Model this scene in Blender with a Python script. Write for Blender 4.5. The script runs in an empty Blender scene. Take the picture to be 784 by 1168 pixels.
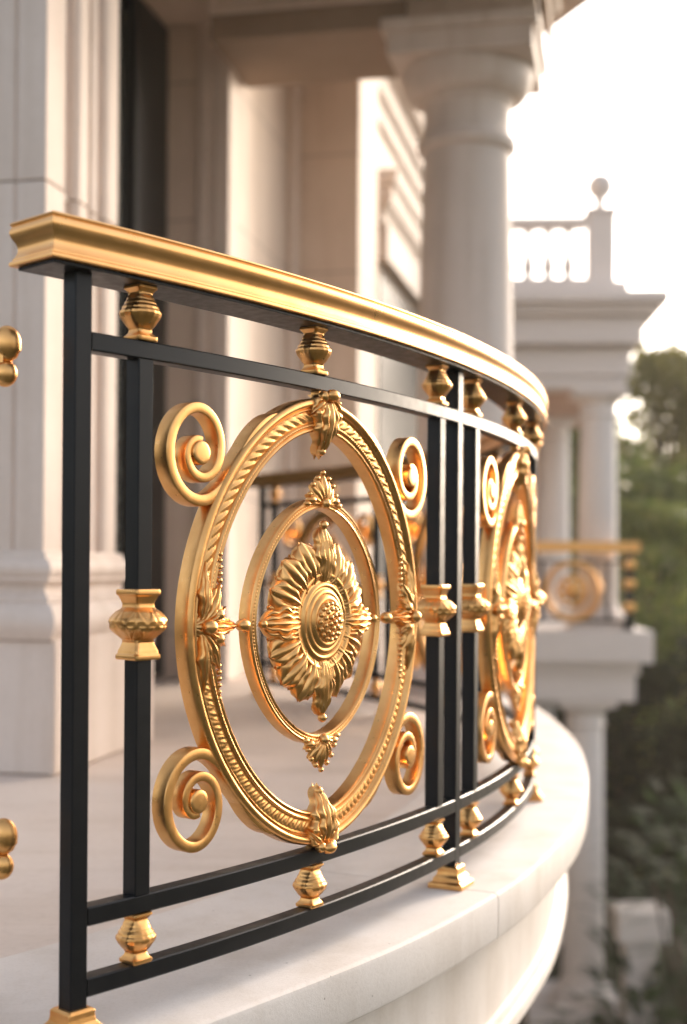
import bpy, math, random
import numpy as np
from mathutils import Matrix, Vector
rad = math.radians
PI = math.pi
random.seed(7)
rng = np.random.default_rng(7)
S = bpy.context.scene
COL = S.collection

# ------------------------------------------------------------------ camera
CAMZ = 0.572                       # balcony floor is z = 0
cam = bpy.data.cameras.new('camera')
camo = bpy.data.objects.new('camera', cam)
COL.objects.link(camo)
camo.matrix_world = Matrix.Translation((0, 0, CAMZ)) @ Matrix.Rotation(rad(90), 4, 'X') @ Matrix.Rotation(0.0073, 4, 'Z')
cam.sensor_fit = 'AUTO'
cam.sensor_width = 36
cam.lens = 46.82
cam.shift_y = 0.0540
cam.clip_start = 0.05
cam.clip_end = 3000
cam.dof.use_dof = True
cam.dof.focus_distance = 1.86
cam.dof.aperture_fstop = 2.5
S.camera = camo

# ------------------------------------------------------------------ sky, sun, exposure
SUN_AZ = rad(36)                   # clockwise from +Y (towards +X)
SUN_EL = rad(17)
w = bpy.data.worlds.new('World')
S.world = w
w.use_nodes = True
nt = w.node_tree
bg = nt.nodes['Background']
sk = nt.nodes.new('ShaderNodeTexSky')
sk.sky_type = 'NISHITA'
sk.sun_disc = False
sk.sun_elevation = SUN_EL
sk.sun_rotation = SUN_AZ
sk.air_density = 1.0
sk.dust_density = 4.0
sk.ozone_density = 1.6
hs = nt.nodes.new('ShaderNodeHueSaturation')     # thin high cloud: paler sky than a clear one
hs.inputs['Saturation'].default_value = 0.5
nt.links.new(sk.outputs[0], hs.inputs['Color'])
wt = nt.nodes.new('ShaderNodeMixRGB')            # warm evening air
wt.blend_type = 'MULTIPLY'
wt.inputs[0].default_value = 1
wt.inputs[2].default_value = (1.04, .985, .945, 1)
nt.links.new(hs.outputs[0], wt.inputs[1])
nt.links.new(wt.outputs[0], bg.inputs[0])
bg.inputs[1].default_value = 0.15
sun = bpy.data.lights.new('sun', 'SUN')
sun.energy = 0.6
sun.angle = rad(6)
sun.color = (1.0, 0.84, 0.68)
suno = bpy.data.objects.new('sun', sun)
COL.objects.link(suno)
sd = Vector((math.sin(SUN_AZ) * math.cos(SUN_EL), math.cos(SUN_AZ) * math.cos(SUN_EL), math.sin(SUN_EL)))
suno.rotation_euler = sd.to_track_quat('Z', 'Y').to_euler()
suno.location = (8, 6, 12)
S.view_settings.view_transform = 'Standard'
S.view_settings.look = 'None'
S.view_settings.exposure = 1.55
S.view_settings.gamma = 1.0
S.render.engine = 'CYCLES'
S.cycles.use_denoising = True
S.cycles.max_bounces = 8
S.cycles.sample_clamp_indirect = 6.0

# ------------------------------------------------------------------ materials
def newmat(name):
    m = bpy.data.materials.new(name)
    m.use_nodes = True
    n = m.node_tree
    return m, n, n.nodes['Principled BSDF']

def add(n, t, **kw):
    x = n.nodes.new(t)
    for k, v in kw.items():
        setattr(x, k, v)
    return x

def noise(n, scale, detail=4, rough=.55, coord=None, mapscale=None):
    t = add(n, 'ShaderNodeTexNoise')
    t.inputs['Scale'].default_value = scale
    t.inputs['Detail'].default_value = detail
    t.inputs['Roughness'].default_value = rough
    tc = add(n, 'ShaderNodeTexCoord')
    if mapscale:
        mp = add(n, 'ShaderNodeMapping')
        mp.inputs['Scale'].default_value = mapscale
        n.links.new(tc.outputs['Object'], mp.inputs[0])
        n.links.new(mp.outputs[0], t.inputs['Vector'])
    else:
        n.links.new(tc.outputs['Object'], t.inputs['Vector'])
    return t

def ramp(n, src, stops):
    r = add(n, 'ShaderNodeValToRGB')
    e = r.color_ramp.elements
    while len(e) < len(stops):
        e.new(.5)
    for el, (p, c) in zip(e, stops):
        el.position = p
        el.color = (*c, 1)
    n.links.new(src, r.inputs[0])
    return r

def maprange(n, src, a, b, lo=.3, hi=.7):
    r = add(n, 'ShaderNodeMapRange')
    r.inputs[1].default_value = lo
    r.inputs[2].default_value = hi
    r.inputs[3].default_value = a
    r.inputs[4].default_value = b
    n.links.new(src, r.inputs[0])
    return r

def bump(n, p, src, strength, dist):
    b = add(n, 'ShaderNodeBump')
    b.inputs['Strength'].default_value = strength
    b.inputs['Distance'].default_value = dist
    n.links.new(src, b.inputs['Height'])
    n.links.new(b.outputs[0], p.inputs['Normal'])
    return b

def gold(name, c1, c2, r0, r1, bs=.15, sc=35):
    m, n, p = newmat(name)
    t = noise(n, sc, 5)
    rp = ramp(n, t.outputs[0], [(.3, c1), (.7, c2)])
    n.links.new(rp.outputs[0], p.inputs['Base Color'])
    p.inputs['Metallic'].default_value = 1
    t2 = noise(n, sc * 3, 3)
    mr = maprange(n, t2.outputs[0], r0, r1)
    n.links.new(mr.outputs[0], p.inputs['Roughness'])
    t3 = noise(n, 420, 2)
    bump(n, p, t3.outputs[0], bs, .0006)
    return m

M = {}
M['gold'] = gold('cast gold', (.765, .385, .125), (.87, .485, .180), .27, .39, .05)
M['gold_rail'] = gold('satin gold rail', (.77, .41, .148), (.855, .49, .20), .27, .36, .08, 12)
M['gold_far'] = M['gold']

def paint_black():
    m, n, p = newmat('satin black paint')
    p.inputs['Base Color'].default_value = (.007, .0075, .009, 1)
    p.inputs['Specular IOR Level'].default_value = .25
    t = noise(n, 60, 5)
    mr = maprange(n, t.outputs[0], .30, .44)
    n.links.new(mr.outputs[0], p.inputs['Roughness'])
    t3 = noise(n, 500, 2)
    bump(n, p, t3.outputs[0], .12, .0004)
    return m
M['black'] = paint_black()

def stone(name, c1, c2, sc=3.0, bs=.25, bd=.002, rough=.75, fine=120, streak=None):
    m, n, p = newmat(name)
    t = noise(n, sc, 8, .6)
    rp = ramp(n, t.outputs[0], [(.28, c1), (.72, c2)])
    last = rp.outputs[0]
    t2 = noise(n, fine, 4, .7)
    mx = add(n, 'ShaderNodeMixRGB', blend_type='MULTIPLY')
    mx.inputs[0].default_value = .35
    r2 = ramp(n, t2.outputs[0], [(.32, (.78, .75, .72)), (.5, (1, 1, 1))])
    n.links.new(last, mx.inputs[1])
    n.links.new(r2.outputs[0], mx.inputs[2])
    last = mx.outputs[0]
    if streak:
        t4 = noise(n, 1.0, 5, .6, mapscale=streak)
        r4 = ramp(n, t4.outputs[0], [(.45, (1, 1, 1)), (.75, (.80, .76, .71))])
        m4 = add(n, 'ShaderNodeMixRGB', blend_type='MULTIPLY')
        m4.inputs[0].default_value = .75
        n.links.new(last, m4.inputs[1])
        n.links.new(r4.outputs[0], m4.inputs[2])
        last = m4.outputs[0]
    n.links.new(last, p.inputs['Base Color'])
    p.inputs['Roughness'].default_value = rough
    bump(n, p, t2.outputs[0], bs, bd)
    return m
M['wall'] = stone('warm cream stone wall', (.58, .47, .39), (.67, .56, .47), 2.0, streak=(6, 6, .5))
def joints(m, pitch, z0, half=.006):
    n = m.node_tree
    p = n.nodes['Principled BSDF']
    g = add(n, 'ShaderNodeNewGeometry')
    sx = add(n, 'ShaderNodeSeparateXYZ')
    n.links.new(g.outputs['Position'], sx.inputs[0])
    a = add(n, 'ShaderNodeMath', operation='SUBTRACT'); a.inputs[1].default_value = z0 - pitch / 2
    n.links.new(sx.outputs[2], a.inputs[0])
    b = add(n, 'ShaderNodeMath', operation='FLOORED_MODULO'); b.inputs[1].default_value = pitch
    n.links.new(a.outputs[0], b.inputs[0])
    c = add(n, 'ShaderNodeMath', operation='SUBTRACT'); c.inputs[1].default_value = pitch / 2
    n.links.new(b.outputs[0], c.inputs[0])
    d = add(n, 'ShaderNodeMath', operation='ABSOLUTE'); n.links.new(c.outputs[0], d.inputs[0])
    e = maprange(n, d.outputs[0], .55, 1, half * .5, half)
    mx = add(n, 'ShaderNodeMixRGB', blend_type='MULTIPLY'); mx.inputs[0].default_value = 1
    old = p.inputs['Base Color'].links[0].from_socket
    n.links.new(old, mx.inputs[1]); n.links.new(e.outputs[0], mx.inputs[2])
    n.links.new(mx.outputs[0], p.inputs['Base Color'])
joints(M['wall'], .70, 1.63)
M['trim'] = stone('pale stone trim', (.64, .54, .47), (.72, .62, .55), 3.0, streak=(8, 8, .6))
M['column'] = stone('pale column stone', (.70, .62, .57), (.77, .69, .64), 2.5, streak=(10, 10, .6))
M['shade_brown'] = stone('porch shade brown', (.30, .225, .17), (.37, .28, .215), 2.0)  # stone darkened to brown, with the shade under the porch in its colour
M['floor'] = stone('honed limestone floor', (.63, .53, .46), (.71, .61, .54), 1.6, .10, .001, .55, 60, streak=(1.2, 7, 1))
M['portico'] = stone('white portico stone', (.71, .66, .63), (.78, .73, .70), 1.5)
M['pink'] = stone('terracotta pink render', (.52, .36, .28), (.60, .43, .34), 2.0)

def coping_mat():
    m = stone('cut limestone coping', (.66, .60, .55), (.76, .70, .65), 5, .35, .0012, .7, 180, streak=(9, 9, 2.5))
    n = m.node_tree
    p = n.nodes['Principled BSDF']
    v = add(n, 'ShaderNodeTexVoronoi')
    v.inputs['Scale'].default_value = 42
    tc = add(n, 'ShaderNodeTexCoord')
    n.links.new(tc.outputs['Object'], v.inputs['Vector'])
    r = ramp(n, v.outputs['Distance'], [(.035, (.36, .33, .30)), (.09, (1, 1, 1))])
    old = p.inputs['Base Color'].links[0].from_socket
    t = noise(n, 7, 2)
    fac = maprange(n, t.outputs[0], 0, .9, .50, .60)
    mx = add(n, 'ShaderNodeMixRGB', blend_type='MULTIPLY')
    n.links.new(fac.outputs[0], mx.inputs[0])
    n.links.new(old, mx.inputs[1])
    n.links.new(r.outputs[0], mx.inputs[2])
    n.links.new(mx.outputs[0], p.inputs['Base Color'])
    return m
M['coping'] = coping_mat()

def simple(name, c, rough=.6, metal=0):
    m, n, p = newmat(name)
    t = noise(n, 20, 4)
    rp = ramp(n, t.outputs[0], [(.3, tuple(x * .88 for x in c)), (.7, tuple(min(1, x * 1.1) for x in c))])
    n.links.new(rp.outputs[0], p.inputs['Base Color'])
    p.inputs['Roughness'].default_value = rough
    p.inputs['Metallic'].default_value = metal
    return m
M['joint'] = simple('dark mortar', (.16, .14, .12), .9)
M['doorframe'] = simple('dark door frame', (.012, .013, .015), .4)
M['glass'] = simple('dark door glass', (.055, .06, .056), .25)
M['window_glass'] = simple('dark window glass', (.010, .011, .012), .6)
M['bark'] = simple('bark', (.09, .065, .045), .9)
M['ground'] = stone('garden ground', (.020, .026, .012), (.05, .055, .028), .6, .5, .05, .95, 9)
M['soil'] = simple('reddish paving', (.13, .075, .055), .9)

def leafmat(name, c1, c2, c3, trans=.6):
    m, n, p = newmat(name)
    g = add(n, 'ShaderNodeNewGeometry')
    rp = ramp(n, g.outputs['Random Per Island'], [(0, c1), (.55, c2), (1, c3)])
    n.links.new(rp.outputs[0], p.inputs['Base Color'])
    p.inputs['Roughness'].default_value = .55
    tr = add(n, 'ShaderNodeBsdfTranslucent')
    n.links.new(rp.outputs[0], tr.inputs[0])
    ms = add(n, 'ShaderNodeMixShader')
    ms.inputs[0].default_value = trans
    n.links.new(p.outputs[0], ms.inputs[1])
    n.links.new(tr.outputs[0], ms.inputs[2])
    n.links.new(ms.outputs[0], n.nodes['Material Output'].inputs[0])
    return m
M['leaf_olive'] = leafmat('olive leaves', (.17, .16, .04), (.25, .22, .06), (.33, .27, .08))
M['leaf_green'] = leafmat('green leaves', (.10, .14, .032), (.16, .20, .048), (.24, .24, .065))
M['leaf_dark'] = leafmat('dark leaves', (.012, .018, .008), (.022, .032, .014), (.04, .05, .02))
M['leaf_bush'] = leafmat('bush needles', (.025, .045, .022), (.05, .08, .035), (.08, .11, .05))

# ------------------------------------------------------------------ mesh building helpers
class MB:
    def __init__(self):
        self.v = []
        self.f = []
        self.n = 0

    def add(self, verts, faces):
        verts = np.asarray(verts, float).reshape(-1, 3)
        self.v.append(verts)
        o = self.n
        self.f.extend([tuple(i + o for i in f) for f in faces])
        self.n += len(verts)
        return self

    def grid(self, P, closeu=False, closev=False, flip=False):
        P = np.asarray(P, float)
        a, b = P.shape[:2]
        fs = []
        for i in range(a if closeu else a - 1):
            i2 = (i + 1) % a
            for j in range(b if closev else b - 1):
                j2 = (j + 1) % b
                q = (i * b + j, i2 * b + j, i2 * b + j2, i * b + j2)
                fs.append(q[::-1] if flip else q)
        return self.add(P.reshape(-1, 3), fs)

    def box(self, x0, x1, y0, y1, z0, z1, T=None):
        c = [(x, y, z) for z in (z0, z1) for (x, y) in ((x0, y0), (x1, y0), (x1, y1), (x0, y1))]
        c = np.array(c, float)
        if T is not None:
            c = T(c)
        return self.add(c, [(0, 3, 2, 1), (4, 5, 6, 7), (0, 1, 5, 4), (1, 2, 6, 5), (2, 3, 7, 6), (3, 0, 4, 7)])

    def lathe(self, prof, n=48, T=None, sq=None, relief=None):
        """prof: list of (r, z); sq: per-point superellipse exponent (2 round, big = square)"""
        P = []
        for k, (r, z) in enumerate(prof):
            t = np.linspace(0, 2 * PI, n, endpoint=False) + PI / n
            e = 2.0 if sq is None else sq[k]
            c, s = np.cos(t), np.sin(t)
            d = (np.abs(c) ** e + np.abs(s) ** e) ** (-1 / e)
            rr = r * d
            if relief is not None:
                rr = rr + relief(k, t)
            P.append(np.stack([rr * c, rr * s, np.full(n, z)], 1))
        P = np.array(P)
        m = len(prof)
        Q = P.reshape(-1, 3)
        if T is not None:
            Q = T(Q)
        fs = []
        for i in range(m - 1):
            for j in range(n):
                j2 = (j + 1) % n
                fs.append((i * n + j, i * n + j2, (i + 1) * n + j2, (i + 1) * n + j))
        fs.append(tuple(range(n))[::-1])
        fs.append(tuple((m - 1) * n + j for j in range(n)))
        return self.add(Q, fs)

    def prism(self, poly, z0, z1, T=None):
        poly = np.asarray(poly, float)
        k = len(poly)
        c = np.vstack([np.c_[poly, np.full(k, z0)], np.c_[poly, np.full(k, z1)]])
        if T is not None:
            c = T(c)
        fs = [tuple(range(k))[::-1], tuple(range(k, 2 * k))]
        fs += [(i, (i + 1) % k, k + (i + 1) % k, k + i) for i in range(k)]
        return self.add(c, fs)

    def build(self, name, mat, parent=None, origin=None, smooth=True, bevel=0, angle=35, basis=None):
        v = np.vstack(self.v)
        if basis is not None:
            Mw = basis
        else:
            if origin is None:
                lo, hi = v.min(0), v.max(0)
                origin = ((lo[0] + hi[0]) / 2, (lo[1] + hi[1]) / 2, lo[2])
            Mw = Matrix.Translation(origin)
        A = np.array(Mw.inverted())
        lv = v @ A[:3, :3].T + A[:3, 3]
        me = bpy.data.meshes.new(name)
        me.from_pydata(lv.tolist(), [], self.f)
        me.validate()
        me.update()
        o = bpy.data.objects.new(name, me)
        COL.objects.link(o)
        me.materials.append(mat)
        if smooth:
            me.shade_smooth()
            me.set_sharp_from_angle(angle=rad(angle))
        if bevel:
            b = o.modifiers.new('bevel', 'BEVEL')
            b.width = bevel
            b.segments = 2
            b.limit_method = 'ANGLE'
            b.angle_limit = rad(40)
        if parent is not None:
            o.parent = parent
            o.matrix_parent_inverse = Matrix.Identity(4)
            pm = wm(parent)
            o.matrix_basis = pm.inverted() @ Mw
        else:
            o.matrix_basis = Mw
        return o

def wm(o):
    m = o.matrix_basis.copy()
    while o.parent is not None:
        o = o.parent
        m = o.matrix_basis @ m
    return m

def tag(o, label=None, cat=None, group=None, kind=None):
    if label: o['label'] = label
    if cat: o['category'] = cat
    if group: o['group'] = group
    if kind: o['kind'] = kind
    return o

def thing(name, label, cat, loc, group=None, rz=0):
    o = bpy.data.objects.new(name, None)
    COL.objects.link(o)
    o.location = loc
    o.rotation_euler = (0, 0, rz)
    o.matrix_basis = Matrix.Translation(loc) @ Matrix.Rotation(rz, 4, 'Z')
    o.empty_display_size = .1
    return tag(o, label, cat, group)

# ------------------------------------------------------------------ railing circle
R = 3.1996
TH = rad(41.921)
CX, CY = -2.7037, 3.7447
PL = 0.948                          # post to post along the curve

def cpt(s, d, z):
    """arc length s, outward offset d, height z -> world"""
    s, d, z = np.broadcast_arrays(np.asarray(s, float), np.asarray(d, float), np.asarray(z, float))
    a = TH - s / R
    return np.stack([CX + (R + d) * np.cos(a), CY - (R + d) * np.sin(a), z], -1)

def frame(s, z, d=0):
    """matrix whose x is along the curve, y points inwards, z up"""
    a = TH - s / R
    t = Vector((math.sin(a), math.cos(a), 0))
    n = Vector((math.cos(a), -math.sin(a), 0))
    p = Vector(cpt(s, d, z).tolist())
    m = Matrix(((t.x, -n.x, 0, p.x), (t.y, -n.y, 0, p.y), (0, 0, 1, p.z), (0, 0, 0, 1)))
    return m

Z0 = CAMZ
H_GB, H_GT = .3569 + Z0, .4099 + Z0
H_MB, H_MT = .2595 + Z0, .2825 + Z0
H_1B, H_1T = -.4364 + Z0, -.4132 + Z0
H_2B, H_2T = -.5222 + Z0, -.4993 + Z0
BAR = .0125
PC = .463                            # medallion centre along the panel
BC = -.080 + Z0                      # medallion centre height
BARS = (.098, .862)

# ------------------------------------------------------------------ 1. ground
g = MB()
g.grid(np.array([[(x, y, -4.5) for y in (-250, -40, 0, 10, 20, 40, 250)] for x in (-250, -40, 0, 10, 20, 40, 250)]))
tag(g.build('ground', M['ground'], smooth=False), kind='structure')
pv = MB()
pv.prism([(2.6, 9.5), (7.5, 8.6), (8.5, 13), (3.4, 13.6)], -4.49, -4.42)
tag(pv.build('path', M['soil'], smooth=False), kind='structure')

# ------------------------------------------------------------------ 2. balcony slab
slab_pts = [(.010, 1.899), (.147, 2.106), (.278, 2.345), (.36, 2.520), (.481, 2.849), (.566, 3.127),
            (.655, 3.53), (.722, 3.93), (.785, 4.458), (.812, 5.078), (.812, 5.6)]
left = [tuple(cpt(s, .083, 0)[:2]) for s in np.linspace(-1.35, -.02, 12)]
right = [(.80, 6.2), (.80, 6.75)]
ctrl = np.array(left + slab_pts + right)

def catmull(P, per=8):
    out = []
    for i in range(len(P) - 1):
        p0, p1, p2, p3 = P[max(i - 1, 0)], P[i], P[i + 1], P[min(i + 2, len(P) - 1)]
        for t in np.linspace(0, 1, per, endpoint=False):
            out.append(.5 * ((2 * p1) + (-p0 + p2) * t + (2 * p0 - 5 * p1 + 4 * p2 - p3) * t * t + (-p0 + 3 * p1 - 3 * p2 + p3) * t ** 3))
    out.append(P[-1])
    return np.array(out)
EDGE = catmull(ctrl)
for _ in range(14):                  # fair the curve
    EDGE[1:-1] = .25 * EDGE[:-2] + .5 * EDGE[1:-1] + .25 * EDGE[2:]
# resample evenly
seg = np.r_[0, np.cumsum(np.hypot(*np.diff(EDGE, axis=0).T))]
ES = np.linspace(0, seg[-1], 420)
EDGE = np.c_[np.interp(ES, seg, EDGE[:, 0]), np.interp(ES, seg, EDGE[:, 1])]
tg = np.gradient(EDGE, axis=0)
tg /= np.hypot(tg[:, 0], tg[:, 1])[:, None]
NRM = np.c_[tg[:, 1], -tg[:, 0]]     # outward

balcony = thing('balcony', 'curved pale stone balcony with a thick coping edge under the black and gold railing', 'balcony', (-.6, 3.8, 0))

def sweep_edge(prof, i0, i1, endcaps=True):
    """prof: list of (offset outward, z), closed section swept along EDGE[i0..i1]"""
    P = []
    for i in range(i0, i1):
        P.append([(EDGE[i, 0] + o * NRM[i, 0], EDGE[i, 1] + o * NRM[i, 1], z) for o, z in prof])
    b = MB()
    b.grid(np.array(P), closev=True)
    if endcaps:
        k = len(prof)
        b.f.append(tuple(range(k)))
        b.f.append(tuple((i1 - i0 - 1) * k + j for j in range(k))[::-1])
    return b
COPW = .42
copp = [(-COPW, 0), (-.010, 0), (-.006, -.0012), (-.002, -.004), (0, -.010), (0, -.074), (-.002, -.080), (-.006, -.083),
        (-.03, -.084), (-.034, -.080), (-.044, -.080), (-.048, -.084), (-COPW, -.084)]
jidx = np.argmin(np.hypot(EDGE[:, 0] - .278, EDGE[:, 1] - 2.345))
step = int(round(1.02 / (ES[1] - ES[0])))
cuts = sorted([c for c in range(jidx - 6 * step, len(EDGE) + 6 * step, step) if 4 < c < len(EDGE) - 4])
cuts = [0] + cuts + [len(EDGE) - 1]

def fine_edge(a, b, n):
    t = np.linspace(a, b, n)
    ii = np.arange(len(EDGE))
    E = np.c_[np.interp(t, ii, EDGE[:, 0]), np.interp(t, ii, EDGE[:, 1])]
    Nn = np.c_[np.interp(t, ii, NRM[:, 0]), np.interp(t, ii, NRM[:, 1])]
    return E, Nn
gap = .0016 / (ES[1] - ES[0])
for a, b in zip(cuts[:-1], cuts[1:]):
    E, Nn = fine_edge(a + gap, b - gap, max(8, (b - a)))
    m = MB()
    m.grid(np.array([[(E[i, 0] + o * Nn[i, 0], E[i, 1] + o * Nn[i, 1], z) for o, z in copp] for i in range(len(E))]), closev=True)
    k = len(copp)
    m.f.append(tuple(range(k)))
    m.f.append(tuple((len(E) - 1) * k + j for j in range(k))[::-1])
    m.build('coping_stone', M['coping'], balcony, angle=30, bevel=0)
# bed below coping joints
bed = [(-COPW + .02, -.004), (-.02, -.004), (-.02, -.079), (-COPW + .02, -.079)]
sweep_edge([(o, z - .0015) for o, z in bed], 1, len(EDGE) - 1).build('mortar_bed', M['joint'], balcony, smooth=False)
# curved wall (drum) below the coping
drum = [(-.30, -.086), (-.060, -.086), (-.058, -.100), (-.066, -.108), (-.078, -.118), (-.082, -.130), (-.084, -.300), (-.078, -.306),
        (-.066, -.308), (-.058, -.316), (-.055, -.330), (-.058, -.344), (-.068, -.352), (-.085, -.360), (-.11, -.42), (-.16, -.50), (-.24, -.58), (-.30, -.62), (-.30, -.70),
        (-.30, -4.5), (-.40, -4.5)]
sweep_edge(drum, 0, len(EDGE)).build('curved_wall', M['coping'], balcony, angle=28)
# paved floor inside the coping
inner = [(EDGE[i, 0] - (COPW + .003) * NRM[i, 0], EDGE[i, 1] - (COPW + .003) * NRM[i, 1]) for i in range(0, len(EDGE), 6)]
U = np.array((math.sin(rad(12)), math.cos(rad(12))))
V = np.array((math.cos(rad(12)), -math.sin(rad(12))))

def arch(c):
    """(u along the facade, v outwards, z) -> world"""
    c = np.asarray(c, float)
    return np.c_[c[:, 0:1] * U + c[:, 1:2] * V, c[:, 2]]
def A2(u, v):
    p = u * U + v * V
    return (float(p[0]), float(p[1]))
fl = inner + [A2(6.75, -2.6), A2(2.0, -2.6), A2(.6, -2.6)]
f_ = MB()
f_.prism(fl, -.09, -.002)
f_.build('floor', M['floor'], balcony, smooth=False)
f2 = MB()
f2.prism([(.80, 6.752), (.62, 8.2), A2(8.6, -1.2), A2(8.6, -2.6), A2(6.753, -2.6), inner[-1]], -.25, -.003)
f2.build('landing', M['floor'], balcony, smooth=False)

# ------------------------------------------------------------------ 3. villa facade
villa = thing('villa', 'cream stone house front with stepped pilasters, a dark tall door and a porch beam', 'house', (*A2(5, -2.3), 0))

def abox(name, mat, parent, u0, u1, v0, v1, z0, z1, bevel=.004):
    b = MB()
    b.box(u0, u1, v0, v1, z0, z1)
    b.v = [arch(x) for x in b.v]
    b.f = [f[::-1] for f in b.f]     # (u,v,z) frame is left-handed
    return b.build(name, mat, parent, smooth=False, bevel=bevel)

def plan_prism(name, mat, parent, plan, z0, z1, bevel=.004):
    b = MB()
    b.prism(plan, z0, z1)
    b.v = [arch(x) for x in b.v]
    b.f = [f[::-1] for f in b.f]
    return b.build(name, mat, parent, smooth=False, bevel=bevel)

def moulding(name, mat, parent, path, prof, close=True):
    """prof (out, z) swept along a plan path in (u, v); out is to the right of travel... mitred"""
    path = np.array(path, float)
    k = len(path)
    d = np.diff(path, axis=0)
    d /= np.hypot(d[:, 0], d[:, 1])[:, None]
    nr = np.c_[-d[:, 1], d[:, 0]]
    off = []
    for i in range(k):
        if i == 0: off.append(nr[0])
        elif i == k - 1: off.append(nr[-1])
        else:
            a, b = nr[i - 1], nr[i]
            off.append((a + b) / (1 + a @ b))
    off = np.array(off)
    b = MB()
    b.grid(np.array([[(path[i, 0] + o * off[i, 0], path[i, 1] + o * off[i, 1], z) for o, z in prof] for i in range(k)]), closev=True)
    b.f.append(tuple(range(len(prof))))
    b.f.append(tuple((k - 1) * len(prof) + j for j in range(len(prof)))[::-1])
    b.v = [arch(x) for x in b.v]
    return b.build(name, mat, parent, angle=30)

def arc(o0, z0, o1, z1, bulge, n=7):
    """points of a bulging curve from (o0,z0) to (o1,z1)"""
    t = np.linspace(0, 1, n)
    o = o0 + (o1 - o0) * t + bulge * np.sin(PI * t)
    z = z0 + (z1 - z0) * t
    return list(zip(o, z))
TOP = 4.6
# near pilaster
pil = MB()
plan = [(3.40, -2.34), (3.40, -1.662), (3.412, -1.655), (3.40, -1.648), (3.40, -1.565), (3.528, -1.565), (3.535, -1.585), (3.56, -1.600), (3.606, -1.600), (3.612, -1.575), (3.63, -1.565),
        (3.695, -1.565), (3.705, -1.60), (3.735, -1.60), (3.74, -1.575), (3.775, -1.57), (3.782, -1.60), (3.822, -1.60), (3.83, -1.572), (3.85, -1.565), (3.93, -1.565), (3.94, -1.60), (3.94, -2.34)]
pilo = plan_prism('pilaster', M['trim'], villa, plan, .60, 1.628)
p2 = plan_prism('shaft', M['trim'], pilo, plan, 1.632, TOP)
plan_prism('mortar_joint', M['wall'], pilo, [(3.41, -2.33), (3.41, -1.575), (3.9, -1.61), (3.9, -2.33)], 1.62, 1.64, 0)
abox('plinth', M['trim'], pilo, 3.37, 4.15, -2.34, -1.515, 0, .368, .008)
path = [(3.40, -2.33), (3.40, -1.565), (3.95, -1.565), (3.95, -2.33)]
prof = [(-.05, .369), (.045, .369)] + arc(.045, .372, .040, .465, .022) + [(.030, .468), (.030, .478)] + arc(.030, .480, .018, .525, -.014) + \
       [(.030, .528), (.030, .536)] + arc(.030, .538, .026, .588, .014) + [(.016, .590), (.012, .604), (0, .612), (-.05, .612)]
prof = [(o, z) for o, z in prof]
moulding('base_moulding', M['trim'], pilo, path, [(o, z) for o, z in prof])

# recessed door bay
abox('wall', M['wall'], villa, 3.945, 6.45, -2.60, -2.42, 0, TOP)
door = abox('door', M['doorframe'], villa, 4.0, 6.448, -2.418, -2.36, .02, 3.3)
abox('pane', M['glass'], door, 4.15, 5.15, -2.358, -2.352, .12, 3.2, 0)
abox('pane', M['glass'], door, 5.20, 5.98, -2.358, -2.352, .12, 3.2, 0)
abox('door_stile', M['doorframe'], door, 6.00, 6.446, -2.358, -2.30, .02, 3.3)
abox('lintel', M['wall'], villa, 3.95, 6.42, -2.40, -2.0, 3.31, TOP)
abox('jamb', M['wall'], villa, 6.452, 7.74, -2.60, -1.975, 0, TOP)
jt = plan_prism('door_trim', M['trim'], villa, [(6.448, -2.15), (6.425, -2.14), (6.415, -2.12), (6.415, -2.08), (6.435, -2.07), (6.435, -2.05), (6.405, -2.04), (6.405, -1.962), (6.54, -1.962), (6.54, -1.973), (6.448, -1.973)], 0.30, 3.45)
abox('plinth', M['trim'], villa, 6.39, 6.60, -2.16, -1.95, 0, .30)
# pier beyond
pier = abox('pier', M['wall'], villa, 7.75, 8.35, -2.60, -1.57, 0, TOP)
plan_prism('pilaster_strip', M['trim'], pier, [(7.60, -1.972), (7.60, -1.93), (7.747, -1.93), (7.747, -1.972)], 0, TOP)
abox('plinth', M['trim'], pier, 7.66, 8.40, -1.92, -1.53, 0, .28)
# far wing with pedimented window
abox('wing_wall', M['wall'], villa, 8.352, 16, -2.6, -1.90, -4.5, 7.5)
win = abox('window', M['trim'], villa, 9.42, 11.8, -1.898, -1.80, .2, 3.05)
abox('pane', M['window_glass'], win, 9.62, 11.5, -1.798, -1.790, .5, 2.75, 0)
wc = moulding('window_cornice', M['trim'], win, [(9.3, -1.9), (9.3, -1.66), (12.0, -1.66), (12.0, -1.9)],
              [(o, z) for o, z in [(-.10, 3.06), (-.06, 3.06), (-.05, 3.12), (.00, 3.16), (.02, 3.20), (.02, 3.27), (.055, 3.30), (.07, 3.38), (-.10, 3.38)]])
abox('frieze', M['trim'], win, 9.46, 11.7, -1.898, -1.70, 2.80, 3.055)
moulding('cornice', M['trim'], villa, [(8.36, -1.9), (16, -1.9)],
         [(o, z) for o, z in [(-.02, 3.98), (.04, 3.98), (.05, 4.08), (.10, 4.12), (.12, 4.22), (.20, 4.26), (.26, 4.38), (.26, 4.52), (-.02, 4.52)]])
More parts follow.
